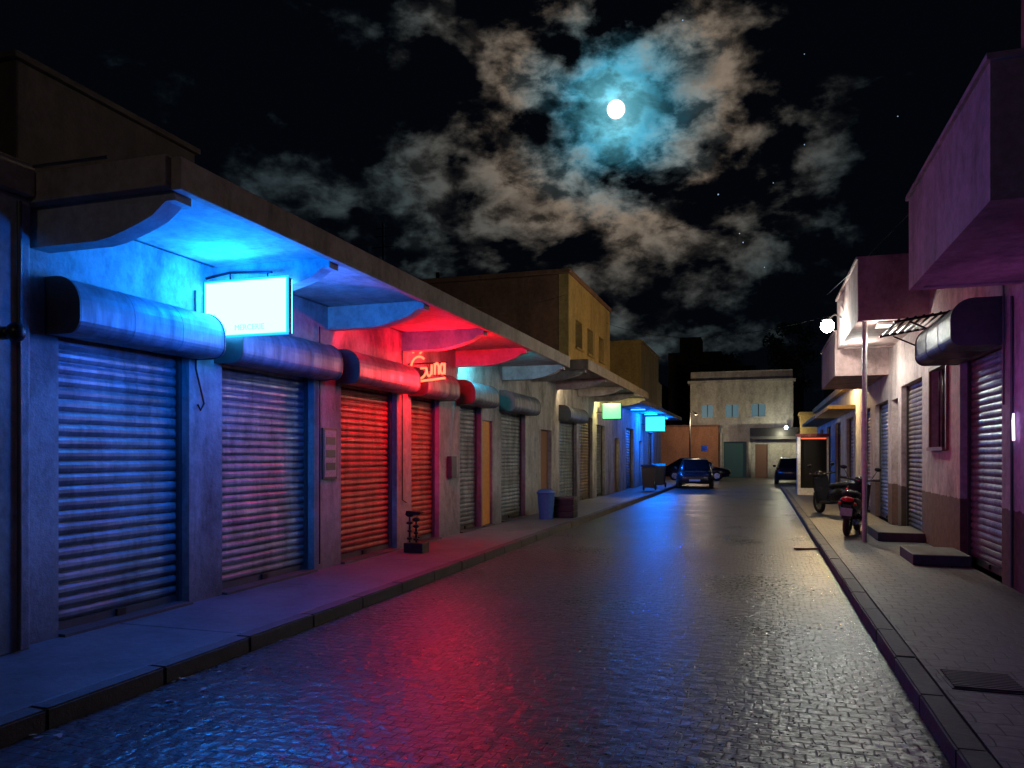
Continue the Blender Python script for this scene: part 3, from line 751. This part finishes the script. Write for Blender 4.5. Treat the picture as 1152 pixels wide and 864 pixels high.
def scooter(loc, rz, paint):
    s = empty('parked_scooter', loc, rz)
    def wheel(y):
        bm = bmesh.new()
        nu, nv, Rw, rw = 24, 8, 0.21, 0.055
        g = [[bm.verts.new(((rw*math.cos(2*math.pi*j/nv)), y+(Rw+rw*math.sin(2*math.pi*j/nv))*math.cos(2*math.pi*i/nu), 0.265+(Rw+rw*math.sin(2*math.pi*j/nv))*math.sin(2*math.pi*i/nu))) for j in range(nv)] for i in range(nu)]
        for i in range(nu):
            for j in range(nv):
                bm.faces.new((g[i][j], g[(i+1) % nu][j], g[(i+1) % nu][(j+1) % nv], g[i][(j+1) % nv]))
        mesh_from_bm('tyre', bm, M_rubber, s, True)
        cyl('wheel_rim', (-0.03, y, 0.265), (0.03, y, 0.265), 0.165, M_chrome, s, seg=20)
    wheel(-0.58); wheel(0.68)
    def loft(name, secs, mat):
        bm = bmesh.new(); rings = []
        for (y, z, w, h) in secs:
            rings.append([bm.verts.new((w*math.copysign(abs(math.cos(a))**0.7, math.cos(a)), y, z+h*math.copysign(abs(math.sin(a))**0.7, math.sin(a)))) for a in [2*math.pi*i/12 for i in range(12)]])
        for a, b in zip(rings, rings[1:]):
            for i in range(12): bm.faces.new((a[i], a[(i+1) % 12], b[(i+1) % 12], b[i]))
        bm.faces.new(rings[0]); bm.faces.new(rings[-1][::-1])
        mesh_from_bm(name, bm, mat, s, True)
    loft('rear_body', [(-0.86, 0.68, 0.06, 0.05), (-0.78, 0.64, 0.14, 0.11), (-0.5, 0.58, 0.18, 0.17), (-0.15, 0.52, 0.17, 0.18), (0.05, 0.42, 0.12, 0.10)], paint)
    loft('seat', [(-0.72, 0.80, 0.10, 0.04), (-0.6, 0.80, 0.15, 0.055), (-0.3, 0.77, 0.15, 0.06), (-0.05, 0.73, 0.11, 0.05), (0.06, 0.70, 0.05, 0.03)], M_rubber)
    loft('floorboard', [(-0.05, 0.33, 0.17, 0.05), (0.4, 0.31, 0.17, 0.045)], M_rubber)
    prism('leg_shield', [(0.36, 0.30), (0.42, 0.28), (0.60, 0.92), (0.54, 0.98), (0.50, 0.94)], 'x', -0.20, 0.20, paint, s)
    loft('front_fender', [(0.45, 0.50, 0.04, 0.05), (0.62, 0.57, 0.075, 0.05), (0.82, 0.50, 0.06, 0.05), (0.93, 0.40, 0.03, 0.03)], paint)
    tube('fork', [(0, 0.54, 0.95), (0, 0.68, 0.27)], 0.03, M_black, s)
    tube('handlebar', [(-0.34, 0.40, 1.04), (-0.15, 0.48, 1.02), (0, 0.52, 1.0), (0.15, 0.48, 1.02), (0.34, 0.40, 1.04)], 0.018, M_black, s)
    ball('headlight_shell', (0, 0.56, 1.0), 0.11, paint, s, (1.1, 0.9, 0.9))
    for sx in (-1, 1):
        tube('mirror_stalk', [(sx*0.2, 0.46, 1.03), (sx*0.3, 0.44, 1.22)], 0.007, M_black, s)
        ball('mirror', (sx*0.31, 0.43, 1.25), 0.06, M_black, s, (1.1, 0.3, 0.7))
        ball('rear_indicator', (sx*0.13, -0.84, 0.62), 0.03, M_redlens, s)
        tube('grip', [(sx*0.24, 0.44, 1.035), (sx*0.36, 0.39, 1.045)], 0.026, M_rubber, s)
    ball('tail_light', (0, -0.87, 0.70), 0.06, M_redlens, s, (1.9, 0.5, 0.8))
    box('rear_mudguard', -0.07, 0.07, -0.88, -0.84, 0.34, 0.6, M_rubber, s)
    box('number_plate', -0.10, 0.10, -0.90, -0.882, 0.40, 0.54, M_plate, s)
    cyl('exhaust', (0.16, -0.75, 0.30), (0.14, -0.2, 0.26), 0.05, M_chrome, s)
    tube('rear_rack', [(-0.12, -0.7, 0.85), (-0.12, -0.98, 0.86), (0.12, -0.98, 0.86), (0.12, -0.7, 0.85)], 0.012, M_chrome, s)
    tube('kick_stand', [(0.1, -0.15, 0.3), (0.18, -0.2, 0.02)], 0.014, M_black, s)
    return s
s1 = scooter((1.66, 16.1, 0.12), R(-14), M_blackpaint); s1.rotation_euler[1] = R(5)
s2 = scooter((1.75, 20.9, 0.12), R(24), M_blackpaint); s2.rotation_euler[1] = R(-5)

# ------------------------------------------------------------------ street furniture
tb = empty('trash_can', (-4.78, 17.5, 0.123))
bm = bmesh.new(); bmesh.ops.create_cone(bm, cap_ends=True, segments=20, radius1=0.16, radius2=0.21, depth=0.62)
bmesh.ops.translate(bm, vec=(0, 0, 0.31), verts=bm.verts); mesh_from_bm('bin_body', bm, M_blueplastic, tb)
cyl('bin_rim', (0, 0, 0.60), (0, 0, 0.64), 0.225, M_blueplastic, tb, seg=20)
ball('bin_lid', (0, 0, 0.64), 0.21, M_blueplastic, tb, (1, 1, 0.35))
pb = empty('planter_box')
for i in range(3):
    box('planter_board', -4.80, -4.22, 17.9, 18.35, 0.13+i*0.15, 0.27+i*0.15, M_black, pb, 0.008)
box('planter_rim', -4.82, -4.20, 17.88, 18.37, 0.58, 0.62, M_iron, pb)
def wheelie(loc):
    w = empty('wheelie_bin', loc)
    bm = bmesh.new(); bm_box(bm, -0.28, 0.28, -0.3, 0.3, 0.12, 1.0)
    for v in bm.verts:
        if v.co.z < 0.5: v.co.x *= 0.8; v.co.y *= 0.8
    bmesh.ops.bevel(bm, geom=bm.edges[:], offset=0.03, segments=2, affect='EDGES'); mesh_from_bm('bin_body', bm, M_darkblue, w)
    prism('bin_lid', [(-0.34, 1.003), (0.34, 1.003), (0.33, 1.06), (-0.2, 1.10)], 'x', -0.30, 0.30, M_darkblue, w)
    for sx in (-1, 1): cyl('wheel', (sx*0.22, 0.25, 0.12), (sx*0.28, 0.25, 0.12), 0.12, M_rubber, w, seg=14)
wheelie((-4.5, 33.0, 0.123)); wheelie((-4.45, 36.2, 0.123))
kb = empty('drinks_kiosk')
box('kiosk_base', 1.34, 2.42, 30.95, 31.9, 0.123, 0.38, M_paintW, kb)
box('kiosk_side_panel', 1.34, 1.44, 30.97, 31.9, 0.382, 2.3, M_paintW, kb)
box('kiosk_body', 1.443, 2.36, 31.05, 31.88, 0.382, 2.3, M_matte, kb)
box('kiosk_side_panel', 2.362, 2.42, 30.97, 31.9, 0.382, 2.3, M_paintW, kb)
box('kiosk_roof', 1.30, 2.46, 30.9, 31.95, 2.303, 2.42, M_redpaint, kb)
box('kiosk_glass_door', 1.55, 2.25, 31.02, 31.047, 0.6, 2.1, M_matte, kb)
box('kiosk_header_light', 1.46, 2.34, 30.985, 31.04, 2.22, 2.27, emit('kiosk_red_light', (1.0, 0.12, 0.05), 1.2), kb)
plight('kiosk_fill_light', (0.95, 30.75, 1.9), (1.0, 0.97, 0.95), 16, 0.05, kb)  # bare light added beside the kiosk to brighten its side panel
tb2 = empty('litter_bin', (-3.1, 50.0, 0))
cyl('bin_drum', (0, 0, 0.1), (0, 0, 1.1), 0.24, M_blueplastic, tb2); cyl('bin_band', (0, 0, 0.7), (0, 0, 0.85), 0.247, M_redpaint, tb2); cyl('bin_cap', (0, 0, 1.1), (0, 0, 1.2), 0.27, M_black, tb2, r1=0.1)
pk = empty('wooden_plank', (0.8, 14.2, 0.0), R(20)); box('plank', -0.25, 0.25, -0.04, 0.04, 0.003, 0.03, M_doorbrown, pk)
bm = bmesh.new()
for i in range(260):
    if random.random() < 0.6: x = -3.99+abs(random.gauss(0, 0.18)); z = 0.006
    else: x = 0.93-abs(random.gauss(0, 0.15)); z = 0.006
    yy = random.uniform(2.5, 30); s = random.uniform(0.008, 0.03); a = random.uniform(0, 6.28)
    bm.faces.new([bm.verts.new((x+s*math.cos(a+k*1.57)*(1 if k % 2 else 0.6), yy+s*math.sin(a+k*1.57), z+random.uniform(0, 0.012))) for k in range(4)])
mesh_from_bm('street_litter', bm, M_paper)
cb = empty('overhead_cable')
def cat(p0, p1, sag, n=16):
    p0 = Vector(p0); p1 = Vector(p1)
    return [tuple(p0.lerp(p1, i/n)-Vector((0, 0, sag*4*(i/n)*(1-i/n)))) for i in range(n+1)]
tube('cable', cat((2.7, 9.6, 5.6), (1.3, 17.0, 4.9), 0.1), 0.006, M_black, cb)
tube('cable', cat((-5.6, 28.5, 6.6), (1.3, 17.0, 4.45), 0.5), 0.006, M_black, cb)
tube('cable', cat((-6.7, 13, 4.6), (-5.5, 22.4, 6.4), 0.3), 0.006, M_black, cb)

# ------------------------------------------------------------------ sky objects
yaw = R(17.8); F = 870.0
def sky_dir(x, y):
    u = (x-576)/F; v = (512-y)/F
    return Vector((math.cos(yaw)*u-math.sin(yaw), math.cos(yaw)+math.sin(yaw)*u, v)).normalized()
md = sky_dir(693, 123)
ball('moon', md*2000+Vector((0, 0, 1.6)), 21, E_moon, None, sub=4)
bm = bmesh.new()
for (x, y, r) in ((808, 218, 2.0), (832, 262, 1.6), (836, 272, 1.8), (905, 162, 1.4), (870, 205, 1.3), (768, 22, 1.8), (985, 300, 1.2), (860, 300, 1.3), (1010, 130, 1.3), (905, 60, 1.2)):
    t = bmesh.ops.create_icosphere(bm, subdivisions=1, radius=r)
    bmesh.ops.translate(bm, vec=sky_dir(x, y)*2100, verts=t['verts'])
mesh_from_bm('stars', bm, E_star)

w = bpy.data.worlds.new('World'); scene.world = w; w.use_nodes = True
nt = w.node_tree; nt.nodes.clear()
out = N(nt, 'ShaderNodeOutputWorld')
tc = N(nt, 'ShaderNodeTexCoord'); D = tc.outputs['Generated']
def dist(v, d):
    n = N(nt, 'ShaderNodeVectorMath', operation='DISTANCE'); nt.links.new(v, n.inputs[0]); n.inputs[1].default_value = d
    return n.outputs['Value']
def smooth(v, a, b, lo=0.0, hi=1.0):
    n = N(nt, 'ShaderNodeMapRange', interpolation_type='SMOOTHSTEP'); nt.links.new(v, n.inputs[0])
    n.inputs[1].default_value = a; n.inputs[2].default_value = b; n.inputs[3].default_value = lo; n.inputs[4].default_value = hi
    return n.outputs[0]
blobs = [(693, 123, 200, 1.0), (600, 80, 120, 0.95), (780, 80, 150, 0.9), (580, 210, 180, 0.98), (480, 225, 160, 0.8), (430, 40, 120, 0.60),
         (720, 250, 180, 0.92), (850, 110, 140, 0.65), (330, 205, 180, 0.64), (890, 265, 190, 0.6), (780, 370, 240, 0.5), (640, 0, 130, 0.6)]
M = None
for (x, y, r, s_) in blobs:
    v = smooth(dist(D, sky_dir(x, y)), 0.0, r/F, s_, 0.0)
    M = v if M is None else mathn(nt, 'MAXIMUM', M, v)
mp = N(nt, 'ShaderNodeMapping'); mp.inputs['Scale'].default_value = (1, 1, 1.6); mp.inputs['Location'].default_value = (7.7, 4.2, 2.9)
nt.links.new(D, mp.inputs[0])
n1 = noise(nt, mp.outputs[0], 10.5, 7, 0.57, 0.12)
n2 = noise(nt, mp.outputs[0], 25, 5, 0.6, 0.2)
md_d0 = dist(D, md)
md_d = mathn(nt, 'ADD', md_d0, mathn(nt, 'MULTIPLY', mathn(nt, 'SUBTRACT', n2.outputs[0], 0.5), 0.10))
sm = mathn(nt, 'ADD', n1.outputs[0], mathn(nt, 'MULTIPLY', M, 0.38))
dens = smooth(sm, 0.66, 0.86)
tex = smooth(n2.outputs[0], 0.36, 0.64, 0.14, 1.2)
edge = smooth(sm, 0.84, 1.02, 1.0, 0.55)
cr = N(nt, 'ShaderNodeValToRGB'); nt.links.new(md_d, cr.inputs[0])
stops = [(0.0, (0.55, 0.92, 1.0)), (0.022, (0.24, 0.80, 1.0)), (0.05, (0.08, 0.42, 0.60)), (0.085, (0.17, 0.25, 0.27)), (0.13, (0.20, 0.155, 0.115)), (0.20, (0.095, 0.088, 0.075)), (0.28, (0.040, 0.053, 0.055)), (0.5, (0.012, 0.021, 0.027))]
els = cr.color_ramp.elements
while len(els) < len(stops): els.new(0.5)
for e, (p, c) in zip(els, stops): e.position = p; e.color = (*c, 1)
dt = mathn(nt, 'MULTIPLY', mathn(nt, 'MULTIPLY', dens, tex), edge)
sc = N(nt, 'ShaderNodeVectorMath', operation='SCALE'); nt.links.new(cr.outputs[0], sc.inputs[0]); nt.links.new(dt, sc.inputs['Scale'])
au = smooth(md_d, -0.01, 0.065, 1.0, 0.0)
au = mathn(nt, 'MULTIPLY', mathn(nt, 'POWER', au, 1.8), 0.55)
s2_ = N(nt, 'ShaderNodeVectorMath', operation='SCALE'); s2_.inputs[0].default_value = (0.12, 0.62, 0.80); nt.links.new(au, s2_.inputs['Scale'])
ad = N(nt, 'ShaderNodeVectorMath', operation='ADD'); nt.links.new(sc.outputs[0], ad.inputs[0]); nt.links.new(s2_.outputs[0], ad.inputs[1])
ad2 = N(nt, 'ShaderNodeVectorMath', operation='ADD'); nt.links.new(ad.outputs[0], ad2.inputs[0]); ad2.inputs[1].default_value = (0.0007, 0.0013, 0.0026)
bg = N(nt, 'ShaderNodeBackground'); nt.links.new(ad2.outputs[0], bg.inputs[0]); bg.inputs[1].default_value = 1.0
nt.links.new(bg.outputs[0], out.inputs[0])

sl_ = bpy.data.lights.new('moonlight', 'SUN'); sl_.energy = 0.010; sl_.angle = R(0.5); sl_.color = (0.75, 0.88, 1.0)
so = bpy.data.objects.new('moonlight', sl_); link(so)
so.rotation_euler = (-md).to_track_quat('-Z', 'Y').to_euler()

# ------------------------------------------------------------------ camera
cam = bpy.data.cameras.new('camera'); co = bpy.data.objects.new('camera', cam); link(co)
co.location = (0, 0, 1.62); co.rotation_euler = (R(90), 0, yaw)
cam.sensor_width = 36; cam.lens = F/1152*36; cam.shift_y = 80/1152; cam.clip_end = 5000; cam.clip_start = 0.05
scene.camera = co
scene.view_settings.view_transform = 'Standard'; scene.view_settings.look = 'None'; scene.view_settings.exposure = 0
